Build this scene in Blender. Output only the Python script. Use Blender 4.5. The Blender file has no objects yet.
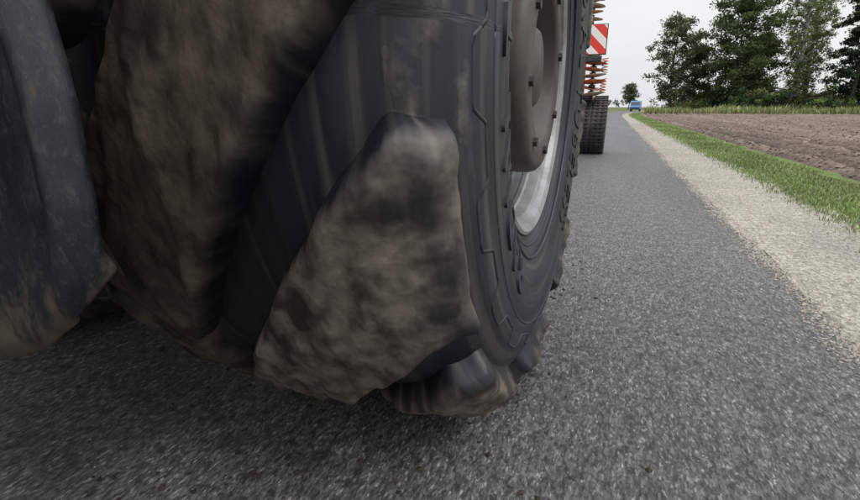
import bpy, math, random
import numpy as np
from mathutils import Vector, noise
R=math.radians
random.seed(3); rng=np.random.default_rng(5)
S=bpy.context.scene
S.view_settings.view_transform='Standard'; S.view_settings.look='None'; S.view_settings.exposure=0

# ---------------------------------------------------------------- helpers
def link(o,parent=None):
    S.collection.objects.link(o)
    if parent: o.parent=parent
    return o
def empty(name,loc=(0,0,0)):
    e=bpy.data.objects.new(name,None); e.location=loc; e.empty_display_size=.2
    return link(e)
def mesh(name,v,f,mat,parent=None,uv=None,col=None,smooth=True):
    me=bpy.data.meshes.new(name); me.from_pydata([tuple(p) for p in v],[],f)
    if uv is not None:
        l=me.uv_layers.new(name='UVMap'); n=len(me.loops)
        vi=np.zeros(n,dtype=np.int32); me.loops.foreach_get('vertex_index',vi)
        l.data.foreach_set('uv',np.array(uv,dtype=np.float32)[vi].ravel())
    if col is not None:
        a=me.color_attributes.new(name='Col',type='FLOAT_COLOR',domain='POINT')
        c=np.ones((len(v),4),dtype=np.float32); c[:,:3]=np.array(col,dtype=np.float32).reshape(len(v),-1)
        a.data.foreach_set('color',c.ravel())
    me.polygons.foreach_set('use_smooth',[smooth]*len(me.polygons))
    me.materials.append(mat); me.update()
    return link(bpy.data.objects.new(name,me),parent)
def box(name,c,s,mat,parent=None,bev=.01,rot=None):
    x,y,z=[k/2 for k in s]
    v=[(i*x,j*y,k*z) for i in(-1,1) for j in(-1,1) for k in(-1,1)]
    f=[(0,1,3,2),(4,6,7,5),(0,4,5,1),(2,3,7,6),(0,2,6,4),(1,5,7,3)]
    o=mesh(name,v,f,mat,parent,smooth=False); o.location=c
    if rot: o.rotation_euler=rot
    if bev:
        m=o.modifiers.new('b','BEVEL'); m.width=bev; m.segments=2
    return o
def lathe(name,prof,mat,parent=None,n=96,axis='x',smooth=True,loc=(0,0,0),closed=False):
    v=[];f=[];m=len(prof)
    for i in range(n):
        a=2*math.pi*i/n
        for (u,r) in prof:
            p=(u,-r*math.cos(a),-r*math.sin(a)) if axis=='x' else (r*math.cos(a),r*math.sin(a),u)
            v.append(p)
    for i in range(n):
        k=(i+1)%n
        for j in range(m-1): f.append((i*m+j,i*m+j+1,k*m+j+1,k*m+j))
    o=mesh(name,v,f,mat,parent,smooth=smooth); o.location=loc
    return o
def tubegeo(V,F,path,rad,n=7):
    base=len(V); m=len(path)
    for i,p in enumerate(path):
        p=Vector(p); d=Vector(path[min(i+1,m-1)])-Vector(path[max(i-1,0)]); d.normalize()
        a=d.cross(Vector((0,0,1)) if abs(d.z)<.9 else Vector((1,0,0))).normalized(); b=d.cross(a)
        for k in range(n):
            t=2*math.pi*k/n; V.append(tuple(p+(a*math.cos(t)+b*math.sin(t))*rad[i]))
    for i in range(m-1):
        for k in range(n):
            q=(k+1)%n; F.append((base+i*n+k,base+i*n+q,base+(i+1)*n+q,base+(i+1)*n+k))
    F.append(tuple(base+k for k in range(n))[::-1]); F.append(tuple(base+(m-1)*n+k for k in range(n)))

class NT:
    def __init__(s,name,world=False):
        if world: s.m=bpy.data.worlds.new(name)
        else: s.m=bpy.data.materials.new(name)
        s.m.use_nodes=True; s.t=s.m.node_tree; s.t.nodes.clear()
    def n(s,typ,ins=None,**kw):
        x=s.t.nodes.new(typ)
        for k,v in kw.items(): setattr(x,k,v)
        for k,v in (ins or {}).items():
            if isinstance(v,tuple) and len(v)==2 and hasattr(v[0],'outputs'): s.t.links.new(v[0].outputs[v[1]],x.inputs[k])
            elif hasattr(v,'outputs'): s.t.links.new(v.outputs[0],x.inputs[k])
            else: x.inputs[k].default_value=v
        return x
    def ramp(s,src,stops,out=None):
        x=s.t.nodes.new('ShaderNodeValToRGB'); e=x.color_ramp.elements
        while len(e)<len(stops): e.new(.5)
        for i,(p,c) in enumerate(stops):
            e[i].position=p; e[i].color=(c,c,c,1) if not isinstance(c,tuple) else (*c,1)
        if isinstance(src,tuple): s.t.links.new(src[0].outputs[src[1]],x.inputs[0])
        else: s.t.links.new(src.outputs[0],x.inputs[0])
        return x
    def mix(s,f,a,b,mode='MIX'):
        x=s.t.nodes.new('ShaderNodeMixRGB'); x.blend_type=mode
        for i,v in enumerate((f,a,b)):
            if isinstance(v,tuple) and hasattr(v[0],'outputs'): s.t.links.new(v[0].outputs[v[1]],x.inputs[i])
            elif hasattr(v,'outputs'): s.t.links.new(v.outputs[0],x.inputs[i])
            elif isinstance(v,tuple): x.inputs[i].default_value=(*v,1)
            else: x.inputs[i].default_value=v if i==0 else (v,v,v,1)
        return x
    def noise(s,vec,scale,detail=4,rough=.55,dist=0):
        return s.n('ShaderNodeTexNoise',{'Vector':vec,'Scale':scale,'Detail':detail,'Roughness':rough,'Distortion':dist})
    def mapn(s,vec,sc,loc=(0,0,0),rot=0):
        x=s.n('ShaderNodeMapping',{'Vector':vec}); x.inputs['Scale'].default_value=sc; x.inputs['Location'].default_value=loc; x.inputs['Rotation'].default_value=(0,0,rot); return x
    def bsdf(s,col,rough=.8,bump=None,bs=.5,bd=.01,metal=0,spec=.5,**kw):
        b=s.n('ShaderNodeBsdfPrincipled',{'Metallic':metal,'Specular IOR Level':spec})
        for nm,v in (('Base Color',col),('Roughness',rough)):
            if isinstance(v,tuple) and not hasattr(v[0],'outputs'): b.inputs[nm].default_value=(*v,1)
            elif isinstance(v,tuple): s.t.links.new(v[0].outputs[v[1]],b.inputs[nm])
            elif hasattr(v,'outputs'): s.t.links.new(v.outputs[0],b.inputs[nm])
            else: b.inputs[nm].default_value=v
        for k,v in kw.items(): b.inputs[k].default_value=v
        if bump is not None:
            bn=s.n('ShaderNodeBump',{'Height':bump,'Strength':bs,'Distance':bd}); s.t.links.new(bn.outputs[0],b.inputs['Normal'])
        o=s.n('ShaderNodeOutputMaterial',{'Surface':b}); return s.m

# ---------------------------------------------------------------- materials
def m_plain(name,c,rough=.6,metal=0,dirt=(.12,.09,.065),amt=.5,sc=6):
    t=NT(name); co=t.n('ShaderNodeTexCoord'); n=t.noise((co,'Object'),sc,6,.65); n2=t.noise((co,'Object'),sc*9,3,.6)
    r=t.ramp(n,[(.4,0.),(.65,amt)]); c1=t.mix(r,c,dirt); c2=t.mix(.25,c1,n2,'OVERLAY')
    return t.bsdf(c2,rough,n2,.2,.003,metal)

# tyre rubber; R of Col = mud amount, G = darkening, wet rubber and painted shade, B = mud tone with painted shade
t=NT('tyre_rubber'); uv=t.n('ShaderNodeUVMap'); at=t.n('ShaderNodeAttribute',attribute_name='Col')
sc_=t.n('ShaderNodeSeparateColor',{0:(at,'Color')})
st=t.mapn(uv,(.8,6,1)); n1=t.noise(st,2.6,3,.5)
st2=t.mapn(uv,(1.0,1.45,1),rot=.2); n2=t.noise(st2,13,3,.55,0)
st3=t.mapn(uv,(.8,2.0,1),(3,1,0),.2); n3=t.noise(st3,26,2,.5)
st4=t.mapn(uv,(.22,8,1)); n4=t.noise(st4,3.6,3,.5)
st5=t.mapn(uv,(1.,1.5,1),(7,2,0),.2); n5=t.noise(st5,6.5,3,.55)
n7=t.noise(t.mapn(uv,(1,1.2,1),(2,9,0)),30,3,.55)
rub=t.mix(t.ramp(n1,[(.35,0.),(.7,1.)]),(.008,.009,.012),(.026,.030,.038))
rub=t.mix(t.ramp(n4,[(.52,0.),(.82,.75)]),rub,(.13,.118,.104))
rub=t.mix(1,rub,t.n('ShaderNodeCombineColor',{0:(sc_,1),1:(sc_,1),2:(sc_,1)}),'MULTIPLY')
mudc=t.mix(t.ramp(n2,[(.30,0.),(.50,.5),(.70,1.)]),(.045,.034,.027),(.205,.172,.142))
mudc=t.mix(t.ramp(n3,[(.48,0.),(.72,.5)]),mudc,(.20,.168,.138))
mudc=t.mix(1,mudc,t.ramp(n5,[(.38,.20),(.49,1.),(.7,1.15)]),'MULTIPLY')
mudc=t.mix(1,mudc,t.ramp(n7,[(.32,.70),(.50,1.),(.7,1.1)]),'MULTIPLY')
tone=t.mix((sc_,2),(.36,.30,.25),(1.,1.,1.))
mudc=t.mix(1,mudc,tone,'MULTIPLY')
sm=t.n('ShaderNodeMath',{0:(n1,0),1:(n2,0)},operation='ADD')
am=t.n('ShaderNodeMath',{0:sm,1:(sc_,0)},operation='ADD')
am2=t.n('ShaderNodeMath',{0:am,1:.5},operation='MULTIPLY')
mask=t.ramp(am2,[(.66,0.),(.92,1.)])
colr=t.mix(mask,rub,mudc)
rg=t.ramp(mask,[(0.,.46),(1.,.70)])
hb=t.mix(mask,n4,t.mix(.35,n5,n7))
hb=t.mix(1,hb,t.ramp(mask,[(0.,.12),(1.,1.)]),'MULTIPLY')
M_tyre=t.bsdf(colr,rg,hb,.42,.022,spec=.42)
t=NT('tyre_lettering'); co=t.n('ShaderNodeTexCoord'); n=t.noise((co,'Object'),14,4)
M_let=t.bsdf(t.mix(n,(.012,.014,.018),(.038,.041,.046)),.5)

t=NT('rim_steel'); co=t.n('ShaderNodeTexCoord'); n=t.noise((co,'Object'),8,6,.65); n2=t.noise((co,'Object'),60,3,.6)
c=t.mix(t.ramp(n,[(.4,0.),(.65,.7)]),(.33,.34,.35),(.16,.14,.12))
M_rim=t.bsdf(c,.45,n2,.2,.003,.4)
M_disc=m_plain('wheel_disc_dusty',(.050,.045,.041),.6,.1,(.095,.080,.066),.7,7)
M_black=m_plain('black_steel',(.015,.015,.016),.6,0,(.08,.065,.05),.4)
M_orange=m_plain('orange_paint',(.50,.075,.02),.55,0,(.32,.25,.19),.9,5)
M_discs=m_plain('dusty_disc_steel',(.33,.22,.15),.6,.1,(.45,.38,.30),.9,4)
M_rubber=m_plain('dark_rubber',(.022,.023,.025),.7,0,(.09,.075,.06),.5,6)
M_paint=m_plain('tractor_paint',(.05,.07,.03),.4,0,(.12,.09,.065),.5,3)
M_glass=m_plain('cab_glass',(.02,.025,.03),.08,0,(.05,.05,.05),.2,3)
M_blue=m_plain('van_blue',(.05,.17,.36),.35,0,(.1,.1,.1),.1,2)
M_bark=m_plain('bark',(.085,.065,.05),.9,0,(.04,.035,.03),.8,3)
M_birch=m_plain('birch_bark',(.42,.40,.37),.8,0,(.05,.045,.04),.9,2.5)

# worn plastic of the tank
t=NT('worn_plastic'); co=t.n('ShaderNodeTexCoord')
ma=t.mapn((co,'Object'),(9,9,3)); n1=t.noise(ma,1.6,8,.7,.3); n2=t.noise((co,'Object'),95,8,.85)
mb=t.mapn((co,'Object'),(30,30,14)); n3=t.noise(mb,2.4,8,.78,.3)
sx=t.n('ShaderNodeSeparateXYZ',{0:(co,'Object')})
low=t.n('ShaderNodeMapRange',{'Value':(sx,'Z'),'From Min':.85,'From Max':.50,'To Min':0.,'To Max':.20})
ad=t.n('ShaderNodeMath',{0:(n1,0),1:low},operation='ADD')
c=t.mix(t.ramp(n1,[(.35,0.),(.7,1.)]),(.007,.0095,.0125),(.021,.026,.032))
c=t.mix(t.ramp(n3,[(.52,0.),(.68,.6)]),c,(.070,.075,.080))
c=t.mix(t.ramp(ad,[(.58,0.),(.73,.8)]),c,(.11,.082,.06))
c=t.mix(t.ramp(n2,[(.60,0.),(.72,.7)]),c,(.16,.15,.135))
M_plastic=t.bsdf(c,t.ramp(n1,[(.3,.34),(.7,.6)]),t.mix(.4,n3,n2),.35,.004)

# asphalt
t=NT('asphalt'); co=t.n('ShaderNodeTexCoord'); O=(co,'Object')
sA=t.mapn(O,(1,.38,1)); v1=t.n('ShaderNodeTexVoronoi',{'Vector':sA,'Scale':205.}); 
vc=t.n('ShaderNodeSeparateColor',{0:(v1,'Color')})
n1=t.noise(sA,75,5,.75); n2=t.noise(t.mapn(O,(1,.18,1)),1.3,5,.6); n3=t.noise(t.mapn(O,(1,.45,1)),24,5,.7)
n6=t.noise(t.mapn(O,(1,.6,1),(4,4,0)),5,5,.65)
c=t.mix(t.ramp(vc,[(.15,0.),(.9,1.)]),(.072,.072,.073),(.175,.174,.172))
c=t.mix(t.ramp(vc,[(.91,0.),(.96,1.)]),c,(.30,.295,.285))
c=t.mix(t.ramp(n1,[(.40,.92),(.54,0.)]),c,(.028,.028,.029))
c=t.mix(1,c,t.ramp(n2,[(.3,.74),(.7,1.12)]),'MULTIPLY')
c=t.mix(1,c,t.ramp(n3,[(.32,.55),(.62,1.2)]),'MULTIPLY')
c=t.mix(t.ramp(n6,[(.60,0.),(.74,.5)]),c,(.05,.043,.037))
M_asph=t.bsdf(c,.66,t.mix(.5,n1,n3),.9,.010,spec=.4)

# gravel
t=NT('gravel_sheet'); co=t.n('ShaderNodeTexCoord'); O=t.mapn((co,'Object'),(1,.6,1))
v1=t.n('ShaderNodeTexVoronoi',{'Vector':O,'Scale':90.}); vc=t.n('ShaderNodeSeparateColor',{0:(v1,'Color')})
n1=t.noise(O,35,5,.7); n2=t.noise(O,1.5,5,.6)
c=t.mix(vc,(.20,.185,.155),(.42,.385,.335)); c=t.mix(t.ramp(n1,[(.38,.8),(.52,0.)]),c,(.14,.12,.10))
c=t.mix(1,c,t.ramp(n2,[(.3,.75),(.7,1.1)]),'MULTIPLY')
M_grav=t.bsdf(c,.9,t.mix(.5,n1,(v1,'Distance')),.8,.012)
def m_col(name,rough=.8,trans=0.0):
    t=NT(name); at=t.n('ShaderNodeAttribute',attribute_name='Col')
    b=t.n('ShaderNodeBsdfPrincipled',{'Base Color':(at,'Color'),'Roughness':rough,'Specular IOR Level':.25})
    if trans:
        tr=t.n('ShaderNodeBsdfTranslucent',{'Color':(at,'Color')}); mx=t.n('ShaderNodeMixShader',{0:trans,1:b,2:tr})
        t.n('ShaderNodeOutputMaterial',{'Surface':mx})
    else: t.n('ShaderNodeOutputMaterial',{'Surface':b})
    return t.m
M_stone=m_col('stone_col',.9); M_leaf=m_col('leaf_col',.6,.3); M_grassb=m_col('grass_col',.6)
# soil
t=NT('soil'); co=t.n('ShaderNodeTexCoord'); O=(co,'Object'); at=t.n('ShaderNodeAttribute',attribute_name='Col')
n1=t.noise(O,9,6,.72); n2=t.noise(t.mapn(O,(1,.12,1)),1.6,5,.6); n3=t.noise(O,40,4,.7)
c=t.mix(t.ramp(n1,[(.35,0.),(.68,1.)]),(.080,.060,.050),(.205,.162,.135)); c=t.mix(.4,c,n3,'OVERLAY')
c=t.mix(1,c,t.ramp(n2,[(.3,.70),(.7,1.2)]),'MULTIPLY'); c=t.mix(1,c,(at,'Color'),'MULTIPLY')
M_soil=t.bsdf(c,.95,t.mix(.4,n1,n3),1.,.06,spec=.2)
t=NT('meadow'); co=t.n('ShaderNodeTexCoord'); O=(co,'Object'); n1=t.noise(O,.35,6,.65); n2=t.noise(O,18,4,.7)
c=t.mix(t.ramp(n1,[(.35,0.),(.65,1.)]),(.055,.085,.025),(.13,.13,.055)); c=t.mix(.5,c,n2,'OVERLAY')
M_mead=t.bsdf(c,.95,n2,.8,.05,spec=.2)
t=NT('verge_soil'); co=t.n('ShaderNodeTexCoord'); O=(co,'Object'); n1=t.noise(O,6,6,.65)
M_verge=t.bsdf(t.mix(t.ramp(n1,[(.35,0.),(.6,1.)]),(.10,.10,.045),(.10,.15,.04)),.95,n1,.8,.03,spec=.2)
# warning board
t=NT('warning_stripes'); co=t.n('ShaderNodeTexCoord'); sx=t.n('ShaderNodeSeparateXYZ',{0:(co,'Object')})
a=t.n('ShaderNodeMath',{0:(sx,'X'),1:(sx,'Z')},operation='ADD'); a=t.n('ShaderNodeMath',{0:a,1:2.9},operation='MULTIPLY')
a=t.n('ShaderNodeMath',{0:a,1:.28},operation='ADD'); a=t.n('ShaderNodeMath',{0:a},operation='FRACT')
g=t.n('ShaderNodeMath',{0:a,1:.52},operation='GREATER_THAN')
M_warn=t.bsdf(t.mix(g,(.66,.045,.03),(.76,.75,.73)),.4)

# ---------------------------------------------------------------- wheel
CX,CY,CZ=-.618,1.545,1.01
half=[(0,.965),(.12,.964),(.22,.958),(.31,.945),(.37,.922),(.412,.885),(.443,.835),(.462,.77),(.466,.69),(.454,.605),(.432,.545),(.410,.50),(.395,.475)]
def cat(P,n=8):
    out=[];Q=[(-P[1][0],P[1][1])]+P+[(2*P[-1][0]-P[-2][0],2*P[-1][1]-P[-2][1])]
    for i in range(1,len(Q)-2):
        for k in range(n):
            s=k/n;p0,p1,p2,p3=[np.array(Q[i+d]) for d in(-1,0,1,2)]
            out.append(.5*((2*p1)+(-p0+p2)*s+(2*p0-5*p1+4*p2-p3)*s*s+(-p0+3*p1-3*p2+p3)*s**3))
    out.append(np.array(P[-1])); return np.array(out)
HP=cat(half); SL=np.concatenate([[0],np.cumsum(np.linalg.norm(np.diff(HP,axis=0),axis=1))]); SMAX=SL[-1]
def prof(s):
    a=abs(s); sg=1 if s>=0 else -1
    return sg*np.interp(a,SL,HP[:,0]),np.interp(a,SL,HP[:,1])
def profn(s):
    u0,r0=prof(s-.004);u1,r1=prof(s+.004); d=math.hypot(u1-u0,r1-r0)+1e-9
    return -(r1-r0)/d, (u1-u0)/d
def P3(s,th,h=0):
    u,r=prof(s); nu,nr=profn(s)
    u+=nu*h; r+=nr*h
    return (u,-r*math.cos(th),-r*math.sin(th))
V=[];F=[];UV=[];C=[]
NS=140;NTH=360
ss=np.linspace(-SMAX,SMAX,NS)
def wet_shade(s): return float(np.interp(s,[-.5,.05,.17,.27,1],[.40,.34,.5,1,1]))  # darkens the tread between the lugs: wet rubber plus painted shade
for i in range(NTH):
    th=2*math.pi*i/NTH
    for s in ss:
        h=.002*math.sin(s*55) if abs(s)>.66 else 0
        packed=max(0,min(1,(-s-.14)/.05))*max(0,min(1,(.50+s)/.06))
        h+=packed*(.060+.014*noise.noise(Vector((math.cos(th)*6,math.sin(th)*6,s*5))))
        V.append(P3(s,th,h)); UV.append((th*.97,s))
        C.append((max(.05 if abs(s)<.36 else max(0.,.42-1.6*(abs(s)-.36)), .80*packed),wet_shade(s),.15 if s<-.1 else .8))  # inner side has shade painted into its mud tone
for i in range(NTH):
    k=(i+1)%NTH
    for j in range(NS-1): F.append((i*NS+j,k*NS+j,k*NS+j+1,i*NS+j+1))
PH=R(4.0)
def lug(off,side,s_in,NA=56,NB=28,H=.070,s_out=.458,tone=1.,mud=0.):
    base=len(V); off0=off; off=off+PH
    bb=[0,.03,.055,.08]+list(np.linspace(.12,.88,NB-8))+[.92,.945,.97,1]
    aa=[0,.02,.035]+list(np.linspace(.06,.94,NA-7))+[.955,.97,.985,1]
    seed=off0*7.3
    for a in aa:
        s=s_in+(s_out-s_in)*a
        q=max(0,(.37-s))/.55
        q2=q**1.05
        for b in bb:
            e0=R(3.0)+R(42)*q2; e1=R(29)+R(43)*q2
            if s>.37: 
                k=(s-.37)/.09; e0+=R(1.)*k; e1-=R(1.)*k
            jag=.012*noise.noise(Vector((a*9+seed,b*2,1.7)))
            th=e0+(e1-e0)*b+jag+off
            hb=min(1,max(0,min(b,1-b)/.075)); ha=min(1,max(0,min(a/.035,(1-a)/.05)))
            hb=math.sin(hb*math.pi/2)**.8; ha=math.sin(ha*math.pi/2)**.9
            hh=hb*ha 
            lump=.014*noise.noise(Vector((a*7+seed,b*4,.3)))+.010*noise.noise(Vector((a*17,b*11+seed,.9)))
            h=-.012+(H+.012)*hh+lump*hh
            x=P3(s,th,h); V.append((side*x[0],x[1],x[2])); UV.append((th*.97,s*side))
            eb=min(1,min(b,1-b)/.14)
            cc=(.36+.62*eb)*(.25+.75*hh)
            if s>.28: cc*=max(.52,1-(s-.28)/.26)
            cc=min(1,cc+mud*hh)
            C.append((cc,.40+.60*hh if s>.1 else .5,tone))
    n=len(bb)
    for i in range(len(aa)-1):
        for j in range(n-1):
            q=(base+i*n+j,base+i*n+j+1,base+(i+1)*n+j+1,base+(i+1)*n+j)
            F.append(q if side<0 else q[::-1])
for k in range(10):
    lug(R(36)*k,1,-.17,tone=[1,.95,.7,.9,.6,1,.8,.5,.7,.18][k],mud=[.04,.30,.15,.2,0,.1,0,.2,.1,0][k])  # mud tone varies per lug; the darkest, upper lug has shade painted in
    lug(R(36)*k+R(18),-1,.20,H=.066,tone=.2)  # inner lugs carry painted shade in their mud tone
tractor=empty('tractor',(0,0,0))
wheel=empty('rear_wheel',(CX,CY,CZ)); wheel.parent=tractor
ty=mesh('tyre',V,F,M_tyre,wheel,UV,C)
# sidewall relief
V=[];F=[]
def ring(rfun,h,rad,n=400):
    pts=[]
    for i in range(n+1):
        th=2*math.pi*i/n; r=rfun(th)
        s=np.interp(-r,-HP[40:,1],SL[40:]); pts.append(P3(s,th,h))
    tubegeo(V,F,pts,[rad]*len(pts),6)
def sq(th):
    x=math.sin(th*20); return max(-1,min(1,x*3))
ring(lambda th:.795+.018*sq(th),-.0015,.004)
ring(lambda th:.745,-.002,.004); ring(lambda th:.560,-.001,.006); ring(lambda th:.525,0.,.004)
mesh('sidewall_ribs',V,F,M_let,wheel)
def lettering(body,th0,r0,size):
    cu=bpy.data.curves.new('txt','FONT'); cu.body=body; cu.size=size; cu.extrude=.004; cu.space_character=1.15
    o=bpy.data.objects.new('lettering',cu); S.collection.objects.link(o)
    dg=bpy.context.evaluated_depsgraph_get(); me=bpy.data.meshes.new_from_object(o.evaluated_get(dg))
    bpy.data.objects.remove(o)
    for v in me.vertices:
        x,y,z=v.co; r=r0+y; s=np.interp(-r,-HP[40:,1],SL[40:]); v.co=P3(s,th0-x/(r0+.03),z+.0015)
    me.materials.clear(); me.materials.append(M_let)
    return link(bpy.data.objects.new('lettering',me),wheel)
lettering('RADIAL TUBELESS',R(52),.610,.13)
lettering('900/60 R42',R(-90),.610,.13)
lettering('RADIAL TUBELESS',R(228),.610,.13)
# rim and hub
rp=[(.392,.542),(.400,.560),(.410,.560),(.414,.550),(.404,.532),(.385,.526),(.375,.510),(.34,.505),(.335,.498),(.32,.498),(.315,.505),(.29,.503),(.285,.482),(.25,.478),(.245,.472),(.23,.472),(.225,.478),(.21,.474),(.205,.455),(.12,.448),(-.3,.45),(-.39,.545)]
lathe('rim',[(a+.004,b-.066) for a,b in rp],M_rim,wheel,128,smooth=False)
lathe('wheel_disc',[(.12,.385),(.14,.375),(.15,.35),(.18,.32),(.18,.001)],M_disc,wheel,96)
lathe('wheel_weight',[(.17,.305),(.395,.305),(.412,.299),(.422,.288),(.425,.275),(.425,.215),(.415,.203),(.36,.20),(.355,.12),(.39,.11),(.40,.10),(.405,.001)],M_disc,wheel,128,smooth=True)
V=[];F=[]
for k in range(8):
    a=2*math.pi*k/8+.2; y,z=-.245*math.cos(a),-.245*math.sin(a)
    tubegeo(V,F,[(.42,y,z),(.436,y,z)],[.014,.014],6)
mesh('wheel_bolts',V,F,M_black,wheel,smooth=False)
w2=empty('rear_wheel_far',(-2.35,CY,CZ)); w2.parent=tractor; w2.rotation_euler=(0,0,math.pi)
for ch in list(wheel.children):
    o=bpy.data.objects.new('far_'+ch.name,ch.data); link(o,w2)
wheel.rotation_euler=(0,0,R(-2.0))

# tank / step guard in front of the wheel
V=[];F=[]
qs=[-1,-.8,-.6,-.4,-.2,0,.004,.008,.014,.02,.027,.035,.045,.055,.066,.08,.1,.125,.15,.18,.22,.26,.31,.37,.45,.55,.7,.9]
NR=70
for q in qs:
    qq=max(0,q); zb=np.interp(qq,[0,.03,.1,.2,.33,.9],[.68,.615,.555,.51,.465,.38])
    for j in range(NR+1):
        tt=j/NR; z=zb+(1.5-zb)*tt
        XR=np.interp(z,[.5,.6,.7,.78,.9,1.02,1.2,1.5],[-.68,-.655,-.630,-.615,-.618,-.628,-.65,-.66])
        yo=.030*math.exp(-qq/.010); xo=0
        if q<0: yo+=-q*.07; xo=q*.16
        rid=-.014*math.exp(-((qq-.030)/.009)**2)+.008*math.exp(-((qq-.052)/.012)**2)-.016*math.exp(-((qq-.15)/.03)**2)
        low=.025*max(0,1-(z-zb)/.04)**2
        V.append((XR-qq+xo+.004*noise.noise(Vector((z*7,qq*3,4))),.40+yo+rid+low+.004*noise.noise(Vector((qq*5,z*4,.2))),z+.012*noise.noise(Vector((qq*12,3,1)))*(1-tt)))
n=NR+1
for i in range(len(qs)-1):
    for j in range(NR): F.append((i*n+j,(i+1)*n+j,(i+1)*n+j+1,i*n+j+1))
tk=mesh('tank_guard',V,F,M_plastic,tractor)
m=tk.modifiers.new('s','SOLIDIFY'); m.thickness=.012; m.offset=0
m=tk.modifiers.new('b','SUBSURF'); m.levels=1; m.render_levels=1
# body parts above and beside
V=[];F=[]
for i in range(41):
    a=R(-28-125*i/40)
    for (x,r) in [(-1.12,1.10),(-1.05,1.14),(-.5,1.15),(-.28,1.14),(-.22,1.10)]:
        V.append((x,CY-r*math.cos(a),CZ-r*math.sin(a)))
for i in range(40):
    for j in range(4): F.append((i*5+j,i*5+j+1,(i+1)*5+j+1,(i+1)*5+j))
fd=mesh('fender',V,F,M_plastic,tractor); m=fd.modifiers.new('s','SOLIDIFY'); m.thickness=.02
box('transmission',(-1.45,.8,1.0),(.6,3.6,.7),M_black,tractor,.05)
box('axle_housing',(-1.45,CY,CZ),(1.2,.32,.32),M_black,tractor,.05)
box('cab_floor',(-1.45,.75,1.55),(1.65,1.9,.12),M_black,tractor,.03)
box('cab_glass_body',(-1.45,.75,2.25),(1.55,1.6,1.25),M_glass,tractor,.08)
box('cab_roof',(-1.45,.75,2.98),(1.75,1.9,.2),M_paint,tractor,.08)
box('bonnet',(-1.45,-1.6,1.75),(.95,2.6,.8),M_paint,tractor,.12)
box('fuel_tank',(-1.25,-.1,.95),(.5,.9,.6),M_plastic,tractor,.06)
for sx_ in(-2.2,-.7):
    for y in(-.05,1.55): box('cab_post',(sx_,y,2.25),(.07,.08,1.35),M_black,tractor,.01)
# front wheels (ahead of the camera, out of the photograph)
for fx in(-.60,-2.30):
    lathe('front_tyre',[(-.22,.40),(-.26,.52),(-.25,.66),(-.20,.73),(0,.75),(.20,.73),(.25,.66),(.26,.52),(.22,.40)],M_rubber,tractor,64,loc=(fx,-1.9,.75))
    lathe('front_rim',[(-.22,.40),(-.1,.36),(-.05,.001)],M_rim,tractor,48,loc=(fx,-1.9,.75))
    lathe('front_rim',[(.22,.40),(.1,.36),(.05,.001)],M_rim,tractor,48,loc=(fx,-1.9,.75))
box('front_axle',(-1.45,-1.9,.75),(1.4,.22,.2),M_black,tractor,.03)

# ---------------------------------------------------------------- ground
def bend(x,y): 
    d=max(0,y-50); return x+.0013*d*d if d<160 else x+.0013*160*160+.416*(d-160)
ys=list(np.arange(-30,30,.5))+list(np.arange(30,120,2))+list(np.arange(120,420,10))
def strip(name,x0,x1,z,mat,jag0=0,jag1=0,nx=2,z1=None,yl=None):
    V=[];F=[];Y=yl or list(np.arange(-12,25,.04))+list(np.arange(25,60,.5))+ys[120+15:]
    for y in Y:
        for i in range(nx):
            t=i/(nx-1); x=x0+(x1-x0)*t
            if i==0 and jag0: x+=jag0*(noise.noise(Vector((y*1.3,0,5)))+.6*noise.noise(Vector((y*6,2,5)))+.6*noise.noise(Vector((y*19,2,5))))
            if i==nx-1 and jag1: x+=jag1*(noise.noise(Vector((y*1.3,7,5)))+.5*noise.noise(Vector((y*6,9,5))))
            V.append((bend(x,y),y,z))
    for j in range(len(Y)-1):
        for i in range(nx-1): F.append((j*nx+i,j*nx+i+1,(j+1)*nx+i+1,(j+1)*nx+i))
    return mesh(name,V,F,mat,smooth=False)
g=mesh('ground',[(-1500,-1500,-.06),(1500,-1500,-.06),(1500,1500,-.06),(-1500,1500,-.06)],[(0,1,2,3)],M_mead)
strip('grass_verge_soil',1.7,3.2,-.012,M_verge); strip('grass_verge_soil.001',-6.5,-3.3,-.012,M_verge)
strip('road',-3.6,1.15,0.,M_asph)
strip('gravel_shoulder',1.0,1.95,.004,M_grav,.05,.10)
# loose stones
OCT=np.array([(1,0,0),(-1,0,0),(0,1,0),(0,-1,0),(0,0,1),(0,0,-1)],float)
OF=np.array([(0,2,4),(2,1,4),(1,3,4),(3,0,4),(2,0,5),(1,2,5),(3,1,5),(0,3,5)])
def stones(name,X,Y,Sz,mat,cols,z0=0.,flat=.7,zf=None):
    n=len(X); A=rng.uniform(0,6.28,n); sc=Sz[:,None,None]*rng.uniform(.6,1.3,(n,6,1))
    v=OCT[None]*sc; v=v*np.array([1,1,flat]); c,s=np.cos(A)[:,None],np.sin(A)[:,None]
    x=v[:,:,0]*c-v[:,:,1]*s; y=v[:,:,0]*s+v[:,:,1]*c
    zz=v[:,:,2]+ (Sz*.25)[:,None]+z0
    if zf is not None: zz=zz+zf[:,None]
    bx=np.array([bend(a,b) for a,b in zip(X,Y)])
    P=np.stack([x+bx[:,None],y+Y[:,None],zz],-1).reshape(-1,3)
    Fc=(OF[None]+ (np.arange(n)*6)[:,None,None]).reshape(-1,3)
    return mesh(name,P.tolist(),Fc.tolist(),mat,col=np.repeat(cols,6,axis=0),smooth=False)
n=36000; Y=1.2*np.exp(rng.uniform(0,math.log(25),n)); X=rng.uniform(.95,1.98,n); X=np.where(rng.uniform(0,1,n)<.32,1.03-np.abs(rng.normal(0,.06,n))+.02*np.sin(Y*5),X)
Sz=rng.uniform(.0025,.0075,n)*(1+Y/14); k=rng.uniform(.5,1.25,n)[:,None]
stones('loose_gravel',X,Y,Sz,M_stone,np.array([[.33,.30,.26]])*k)
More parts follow.
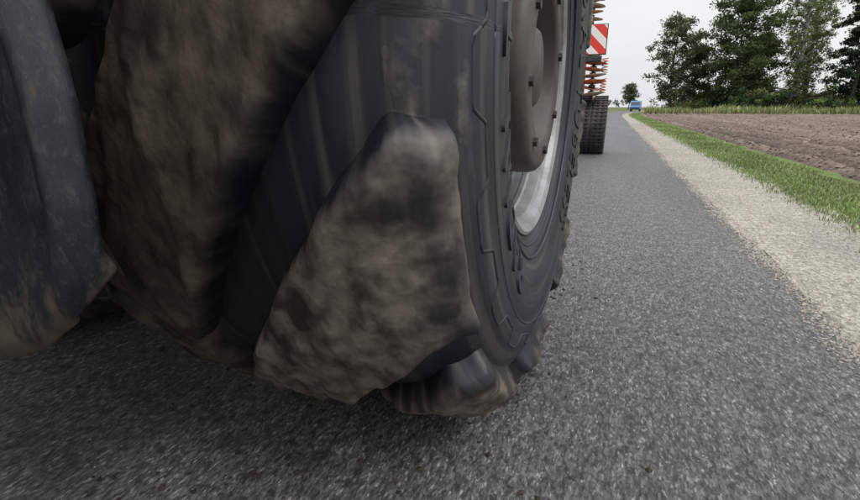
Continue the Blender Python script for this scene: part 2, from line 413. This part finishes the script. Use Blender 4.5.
n=6200; Y=.5*np.exp(rng.uniform(0,math.log(30),n)); X=np.concatenate([rng.uniform(-3.2,.95,3000),.98-np.abs(rng.normal(0,.22,3200))])
Sz=rng.uniform(.0012,.0034,n); k=rng.uniform(.35,1.3,n)[:,None]
stones('road_grit',X,Y,Sz,M_stone,np.array([[.26,.245,.225]])*k)
n=900; Y=rng.uniform(.5,3.2,n); X=rng.normal(-.68,.36,n); Sz=.002+.010*rng.uniform(0,1,n)**2.5
stones('mud_crumbs',X,Y,Sz,M_stone,np.array([[.036,.028,.023]])*rng.uniform(.6,1.5,n)[:,None],flat=.5)

# ploughed field
xs=list(2.75+np.cumsum([0]+[.055*1.015**i for i in range(240)])); xs=[x for x in xs if x<105]
yy=list(1+np.cumsum([0]+[.07*1.013**i for i in range(330)])); yy=[-8,-4,-2]+[y for y in yy if y<74]+[74]
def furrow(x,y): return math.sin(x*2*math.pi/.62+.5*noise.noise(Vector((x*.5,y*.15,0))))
def fz(x,y):
    f=.07*furrow(x,y)
    f+=.05*noise.noise(Vector((x*3,y*1.6,0)))+.035*noise.noise(Vector((x*8,y*6,3)))+.03*abs(noise.noise(Vector((x*17,y*12,5))))
    return f*min(1,(x-2.7)/.3)+.0
V=[(bend(x,y),y,fz(x,y)) for y in yy for x in xs]; nx=len(xs)
C=[]
for y in yy:
    for x in xs:
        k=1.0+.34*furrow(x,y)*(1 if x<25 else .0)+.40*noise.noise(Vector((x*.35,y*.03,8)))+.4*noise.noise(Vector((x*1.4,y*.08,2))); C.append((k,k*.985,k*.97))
F=[(j*nx+i,j*nx+i+1,(j+1)*nx+i+1,(j+1)*nx+i) for j in range(len(yy)-1) for i in range(nx-1)]
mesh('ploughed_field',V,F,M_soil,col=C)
n=14000; Y=3*np.exp(rng.uniform(0,math.log(20),n)); X=2.9+rng.uniform(0,1,n)**1.3*(Y*.75+2); Sz=rng.uniform(.010,.034,n)*(1+Y/60)
k=rng.uniform(.5,1.3,n)[:,None]
stones('soil_clods',X,Y,Sz,M_stone,np.array([[.17,.132,.108]])*k,zf=np.array([fz(a,b) for a,b in zip(X,Y)]))

# grass
def blades(name,X,Y,H,W,cols,z0=0.,mat=M_grassb,dobend=True):
    n=len(X); A=rng.uniform(0,6.28,n); L=rng.normal(0,.55,n)*H; B=rng.uniform(0,6.28,n)
    bx=np.array([bend(a,b) for a,b in zip(X,Y)]) if dobend else X
    dx,dy=np.cos(A)*W/2,np.sin(A)*W/2; z0=np.zeros(n)+z0
    m1x,m1y=bx+np.cos(B)*L*.35,Y+np.sin(B)*L*.35; tx,ty_=bx+np.cos(B)*L,Y+np.sin(B)*L
    P=np.stack([np.stack([bx-dx,Y-dy,z0],-1),np.stack([bx+dx,Y+dy,z0],-1),np.stack([m1x+dx*.8,m1y+dy*.8,z0+H*.6],-1),np.stack([m1x-dx*.8,m1y-dy*.8,z0+H*.6],-1),np.stack([tx,ty_,z0+H],-1)],1).reshape(-1,3)
    i=np.arange(n)*5
    F=np.stack([i,i+1,i+2,i+3],-1).tolist()+np.stack([i+3,i+2,i+4],-1).tolist()
    return mesh(name,P.tolist(),F,mat,col=np.repeat(cols,5,axis=0))
def gcols(n,a=(.13,.19,.055),b=(.23,.30,.11),dry=.15):
    k=rng.uniform(0,1,(n,1)); c=np.array([a])*(1-k)+np.array([b])*k
    d=rng.uniform(0,1,n)<dry; c[d]=np.array([.32,.29,.17]); return c*rng.uniform(.8,1.2,(n,1))
n=76000; Y=3*np.exp(rng.uniform(0,math.log(30),n)); t_=rng.uniform(0,1,n)
X=1.93+.85*t_+.05*rng.normal(0,1,n)+.06*np.sin(Y*3)+.04*np.sin(Y*7.7)
X=np.where(rng.uniform(0,1,n)<.08,1.95-np.abs(rng.normal(0,.12,n)),X)
H=rng.uniform(.012,.042,n)*(1+.5*np.exp(-((t_-.6)/.3)**2)); W=.004+.0009*Y
pt=np.array([noise.noise(Vector((a*1.5,b*.5,0))) for a,b in zip(X,Y)])
blades('verge_grass',X,Y,H*(1+.5*pt),W,gcols(n)*(1+.4*pt[:,None]))
n=9000; Y=-3+rng.uniform(0,1,n)**2*100; X=rng.uniform(-6.5,-3.5,n)
blades('verge_grass.001',X,Y,rng.uniform(.06,.18,n),.012+.0008*np.abs(Y),gcols(n))
# tall dry grass at the field end
n=30000; Y=rng.uniform(73,87,n); X=rng.uniform(3.5,95,n)
cl=np.array([noise.noise(Vector((a*.25,b*.3,0))) for a,b in zip(X,Y)])
blades('tall_grass',X,Y,rng.uniform(.3,.9,n)*(1+1.1*cl),np.full(n,.10),gcols(n,(.09,.13,.035),(.22,.24,.10),.2)*(1+.7*cl[:,None]))

# ---------------------------------------------------------------- trees
def foliage(V,Cc,cen,rad,n,size,base,dens=.5,flat=.8):
    if n<=0: return
    d=rng.normal(size=(n,3)); d/=np.linalg.norm(d,axis=1,keepdims=True)
    p=np.array(cen)+d*np.array([1,1,flat])*rad*(rng.uniform(0,1,(n,1))**dens)
    a=rng.normal(size=(n,3)); a/=np.linalg.norm(a,axis=1,keepdims=True)
    b=np.cross(a,d+np.array([.01,.3,.1])); b/=np.linalg.norm(b,axis=1,keepdims=True)
    s=size*rng.uniform(.5,1.2,(n,1))
    V.append(np.stack([p+a*s,p+b*s*.6,p-a*s,p-b*s*.6],1).reshape(-1,3))
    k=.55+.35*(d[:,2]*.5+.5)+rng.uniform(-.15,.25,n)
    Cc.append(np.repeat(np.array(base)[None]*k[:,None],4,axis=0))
def leafmesh(name,LV,LC,parent=None):
    P=np.concatenate(LV); c=np.concatenate(LC)
    return mesh(name,P.tolist(),np.arange(len(P)).reshape(-1,4).tolist(),M_leaf,parent,col=c,smooth=False)
def tree(name,x,y,h,w,base,kind='oak',n=5200,size=.2,tb=.14,bark=None,trunkr=None):
    e=empty(name,(x,y,-.05)); V=[];F=[];LV=[];LC=[]
    tr=trunkr or h*.022; pts=[];rd=[]
    lx=random.uniform(-.06,.06)
    for i in range(9):
        t=i/8; pts.append((lx*h*t+.15*math.sin(t*5+x),.1*math.sin(t*4),h*.95*t)); rd.append(tr*(1-.93*t)+.015)
    tubegeo(V,F,pts,rd,8)
    nl=38 if kind!='pine' else 38; clumps=[]
    for i in range(nl):
        t=tb+(.97-tb)*(i/(nl-1)); a=i*2.4+random.uniform(-.5,.5)
        tt=(t-tb)/(1-tb)
        if kind=='oak': sp=math.sin(math.pi*(.17+.75*tt))**.6
        elif kind=='birch': sp=.25+.75*math.sin(math.pi*(.08+.80*tt))
        else: sp=(1-tt)**.6*.85+.15 if tt>.1 else .6
        L=w/2*sp*random.uniform(.55,1.08); 
        j=min(7,int(t/.95*8)); b0=Vector(pts[j]).lerp(Vector(pts[j+1]),min(1,t/.95*8-j)); 
        up={'oak':.40,'birch':.75,'pine':.15}[kind]*L
        tip=b0+Vector((math.cos(a)*L,math.sin(a)*L,up)); mid=b0.lerp(tip,.5)+Vector((0,0,up*.15+.05*L))
        if kind=='birch': tip.z-=.35*L
        r0=max(.02,tr*(1-t)*.5)
        tubegeo(V,F,[tuple(b0),tuple(mid),tuple(tip)],[r0,r0*.6,.012],5)
        clumps.append((tip,L)); clumps.append((mid.lerp(tip,.4)+Vector((random.uniform(-.4,.4),random.uniform(-.4,.4),random.uniform(-.2,.5))),L*.8))
        clumps.append((b0.lerp(tip,.35)+Vector((random.uniform(-.6,.6),random.uniform(-.6,.6),random.uniform(-.5,.5))),L*.7))
        if L>1.5:
            s=Vector((-math.sin(a),math.cos(a),.3))*random.choice((-1,1))*L*.4; q=mid+s
            tubegeo(V,F,[tuple(mid),tuple(q)],[r0*.5,.012],4); clumps.append((q,L*.7))
    per=n//len(clumps)
    for c,L in clumps:
        kk=random.uniform(.65,1.35); bs=tuple(b*kk for b in base)
        rad={'oak':1.15,'birch':.75,'pine':1.0}[kind]*random.uniform(.7,1.25)*(w/9)**.5
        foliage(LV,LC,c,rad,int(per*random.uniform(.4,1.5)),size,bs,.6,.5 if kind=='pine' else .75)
        if kind=='birch': 
            for q in range(3): foliage(LV,LC,c-Vector((random.uniform(-.3,.3),0,.5+.5*q)),.35,per//4,size*.8,bs)
    mesh('trunk_and_limbs',V,F,bark or M_bark,e)
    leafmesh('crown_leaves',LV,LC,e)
    return e
G1=(.082,.120,.042);G2=(.115,.160,.055);G3=(.18,.235,.095);G4=(.050,.078,.042)
tree('oak_tree',8.9,91,14.2,7.6,(.11,.14,.068),'oak',10500,.19,.08)
tree('oak_tree.001',12.6,96,10.5,7.0,(.095,.125,.056),'oak',10000,.19,.08)
tree('oak_tree.002',17.6,90,15.8,12.5,G1,'oak',22000,.21,.06)
tree('oak_tree.003',21.5,98,11.5,9.5,G2,'oak',14000,.21,.06)
tree('birch_tree',25.0,89,19.5,8.0,G3,'birch',9500,.15,.16,M_birch)
tree('birch_tree.001',28.3,94,18.0,7.0,G3,'birch',7500,.15,.2,M_birch)
tree('pine_tree',31.8,88,18.3,10,G4,'pine',19000,.2,.12)
tree('pine_tree.001',36.2,90,19.0,10,G4,'pine',18000,.2,.10)
tree('oak_tree.004',42,92,15,11,G1,'oak',14000,.28,.08)
tree('oak_tree.005',53,95,14,12,G2,'oak',14000,.28,.08)
tree('birch_tree.002',48,90,16,6,G3,'birch',5000,.2,.2,M_birch)
tree('oak_tree.006',5.7,200,8.6,6.5,(.09,.12,.06),'oak',5000,.25,.25)
# undergrowth
LV=[];LC=[];V=[];F=[]
for i in range(230):
    x=random.uniform(9,70) if i>110 else random.uniform(12,38); y=random.uniform(86,98); hh=random.uniform(1.0,3.8) if x>13 else random.uniform(.6,1.6)
    b=random.choice([G1,G2,G3,G4,(.12,.14,.06)])
    for k in range(6):
        c=Vector((x+random.uniform(-1.1,1.1),y+random.uniform(-.8,.8),hh*random.uniform(.2,.95)))
        tubegeo(V,F,[(x,y,-.05),tuple(c)],[.05,.01],4)
        foliage(LV,LC,c,random.uniform(.5,1.2),75,.17,tuple(q*random.uniform(.7,1.3) for q in b))
e=empty('undergrowth_bushes'); mesh('stems',V,F,M_bark,e); leafmesh('leaves',LV,LC,e)
# far treeline, low haze hedge
LV=[];LC=[]
for i in range(500):
    a=random.uniform(-1.1,1.3); d=random.uniform(420,520); x,y=math.sin(a)*d,math.cos(a)*d
    if abs(a)<.16 and random.random()<.7: continue
    foliage(LV,LC,Vector((x,y,random.uniform(1,7))),random.uniform(3,6),26,1.1,(.10,.13,.10))
leafmesh('distant_treeline',LV,LC)

# ---------------------------------------------------------------- van
van=empty('blue_van',(4.6,113,0)); van.rotation_euler=(0,0,R(-6))
V=[];F=[]
pr=[(-2.4,.35),(-2.45,.95),(-2.1,1.15),(-1.5,1.95),(-1.2,2.1),(2.3,2.1),(2.4,1.9),(2.4,.35)]
for x in(-.95,.95): V+=[(x,p[0],p[1]) for p in pr]
m_=len(pr); F=[tuple(range(m_))[::-1],tuple(range(m_,2*m_))]+[(i,(i+1)%m_,m_+(i+1)%m_,m_+i) for i in range(m_)]
o=mesh('body',V,F,M_blue,van,smooth=False); b=o.modifiers.new('b','BEVEL'); b.width=.08; b.segments=3
box('windscreen',(0,-1.83,1.56),(1.6,.02,.75),M_glass,van,.0,(R(-37),0,0))
box('bumper',(0,-2.46,.5),(1.8,.12,.25),M_black,van,.03)
for x in(-.85,.85):
    for y in(-1.5,1.5): lathe('wheel',[(-.1,.2),(-.1,.33),(.1,.33),(.1,.2),(.1,.001)],M_rubber,van,20,loc=(x,y,.33))
    box('headlamp',(x*.82,-2.44,.85),(.3,.05,.18),M_rim,van,.02)

# ---------------------------------------------------------------- towed implement
imp=empty('disc_harrow',(0,0,0)); YI=10.0
def stack(x,y,z0,z1,r,mat,mat2):
    V=[];F=[]; tubegeo(V,F,[(x,y,z0-.1),(x,y,z1+.1)],[.03,.03],8); mesh('disc_shaft',V,F,M_black,imp)
    z=z0;k=0
    while z<z1:
        rr=r*random.uniform(.82,1.05); dx=random.uniform(-.02,.02)
        o=lathe('disc',[(.0,.03),(.004,rr*.5),(.028,rr),(.036,rr),(.016,rr*.5),(.014,.03)],(mat if k%3 else mat2),imp,28,'z',loc=(x+dx,y,z))
        o.rotation_euler=(R(random.uniform(-9,9)),R(random.uniform(-10,10)),0)
        lathe('spacer',[(-.03,.001),(-.03,.06),(.03,.06),(.03,.001)],M_black,imp,12,'z',loc=(x,y,z+.055))
        z+=.11; k+=1
for (x,y) in [(-.37,YI),(-.95,YI+.1),(-2.0,YI),(-2.55,YI)]:
    stack(x-.03,y,1.10,1.72,.25,M_orange,M_discs); stack(x-.16,y+.2,2.22,2.95,.25,M_discs,M_orange)
for x in(-.62,-2.3): box('wing_beam',(x,YI+.35,1.95),(.14,.14,1.9),M_orange,imp,.02)
for z in(1.0,1.85,2.85): box('cross_beam',(-1.46,YI+.35,z),(2.3,.12,.12),M_orange,imp,.02)
box('drawbar',(-1.45,6.6,.9),(.18,6.8,.2),M_orange,imp,.03)
# springs
V=[];F=[]
for x0 in(-.20,-.75):
    for z0 in(1.15,1.5):
        tubegeo(V,F,[(x0+.05*math.cos(k*.7),YI-.12+.05*math.sin(k*.7),z0+k*.0055) for k in range(46)],[.009]*46,5)
mesh('springs',V,F,M_orange,imp)
# ribbed transport tyres
def rib_tyre(x,y,r,w):
    nr=6
    pr=[(-w/2,r*.55),(-w/2-.01,r*.8),(-w/2,r*.93)]
    for k in range(nr):
        a=-w/2+w*k/nr; b=a+w/nr; pr+=[(a+.006,r*.97),(a+.012,r),(b-.012,r),(b-.006,r*.97)]
    pr+=[(w/2,r*.93),(w/2+.01,r*.8),(w/2,r*.55)]
    lathe('transport_tyre',pr,M_rubber,imp,64,loc=(x,y,r))
    V=[];F=[]
    for k in range(48):
        a=2*math.pi*k/48
        for sgn in(-1,1):
            V0=len(V)
            c_,s_=math.cos(a),math.sin(a); a2=a+.045; c2,s2=math.cos(a2),math.sin(a2)
            x0,x1=(sgn*.02,sgn*(w/2+.006))
            for (xx,cc,sn) in((x0,c_,s_),(x1,c_,s_),(x1,c2,s2),(x0,c2,s2)):
                V.append((xx,r*.96*cc,r*.96*sn)); V.append((xx,(r+.012)*cc,(r+.012)*sn))
            F+=[(V0+1,V0+3,V0+5,V0+7),(V0,V0+1,V0+3,V0+2),(V0+2,V0+3,V0+5,V0+4),(V0+4,V0+5,V0+7,V0+6),(V0+6,V0+7,V0+1,V0)]
    mesh('tread_blocks',V,F,M_rubber,imp,smooth=False).location=(x,y,r)
    lathe('transport_rim',[(-w/2,r*.56),(-w/2+.03,r*.52),(-w*.2,r*.5),(-w*.2,.001)],M_orange,imp,40,loc=(x,y,r))
    lathe('transport_rim',[(w/2,r*.56),(w/2-.03,r*.52),(w*.2,r*.5),(w*.2,.001)],M_orange,imp,40,loc=(x,y,r))
for x in(-.36,-1.0,-1.95,-2.6): rib_tyre(x,YI+.45,.55,.54)
box('wheel_axle',(-1.46,YI+.45,.55),(2.70,.1,.1),M_black,imp,.01)
# warning board
wb=empty('warning_board',(-.46,YI-.35,2.04))
o=box('striped_panel',(0,0,0),(.50,.012,.48),M_warn,wb,.004)
box('panel_frame',(0,.016,0),(.53,.016,.51),M_black,wb,.004)
box('bracket',(0,.18,-.0),(.05,.3,.05),M_black,wb,.005)
box('lamp_housing',(-.02,.02,-.32),(.44,.08,.11),M_black,wb,.015)
box('lamp_hanger',(0,.035,-.27),(.05,.02,.12),M_black,wb,0)

# ---------------------------------------------------------------- light, sky
SE,SR=52,115
W=NT('World',True); S.world=W.m
sk=W.n('ShaderNodeTexSky',sky_type='NISHITA',sun_disc=False,sun_elevation=R(SE),sun_rotation=R(SR),dust_density=4.,air_density=1.)
hs=W.n('ShaderNodeHueSaturation',{'Color':sk,'Saturation':.35})
skm=W.mix(1,hs,.10,'MULTIPLY')
tc=W.n('ShaderNodeTexCoord'); sp=W.n('ShaderNodeSeparateXYZ',{0:(tc,'Generated')})
gr=W.ramp((sp,'Z'),[(0.,(.90,.92,.93)),(.12,(.96,.975,.985)),(.42,(.98,1.,1.03))])
zz=W.n('ShaderNodeMapRange',{'Value':(sp,'Z'),'From Min':.38,'From Max':1.,'To Min':1.,'To Max':2.9})
cl=W.noise(W.mapn((tc,'Generated'),(1,1,3)),2.2,5,.55); clr=W.ramp(cl,[(.3,.93),(.7,1.04)])
g2=W.mix(1,gr,zz,'MULTIPLY'); g2=W.mix(1,g2,clr,'MULTIPLY')
fin=W.mix(.12,g2,skm)
bg=W.n('ShaderNodeBackground',{'Color':fin,'Strength':1.0}); W.n('ShaderNodeOutputWorld',{'Surface':bg})
sl=bpy.data.lights.new('sun','SUN'); sl.energy=1.2; sl.angle=R(14); sl.color=(1,.97,.92)
so=bpy.data.objects.new('sun',sl); link(so)
az=R(SR); d=Vector((math.sin(az)*math.cos(R(SE)),math.cos(az)*math.cos(R(SE)),math.sin(R(SE))))
so.rotation_euler=d.to_track_quat('Z','Y').to_euler()

cam=bpy.data.cameras.new('camera'); co_=bpy.data.objects.new('camera',cam); link(co_)
co_.location=(0,0,.9); co_.rotation_euler=(R(90-16.6),0,R(20)); cam.lens=20.09; cam.sensor_width=36; cam.clip_start=.02; cam.clip_end=3000
S.camera=co_
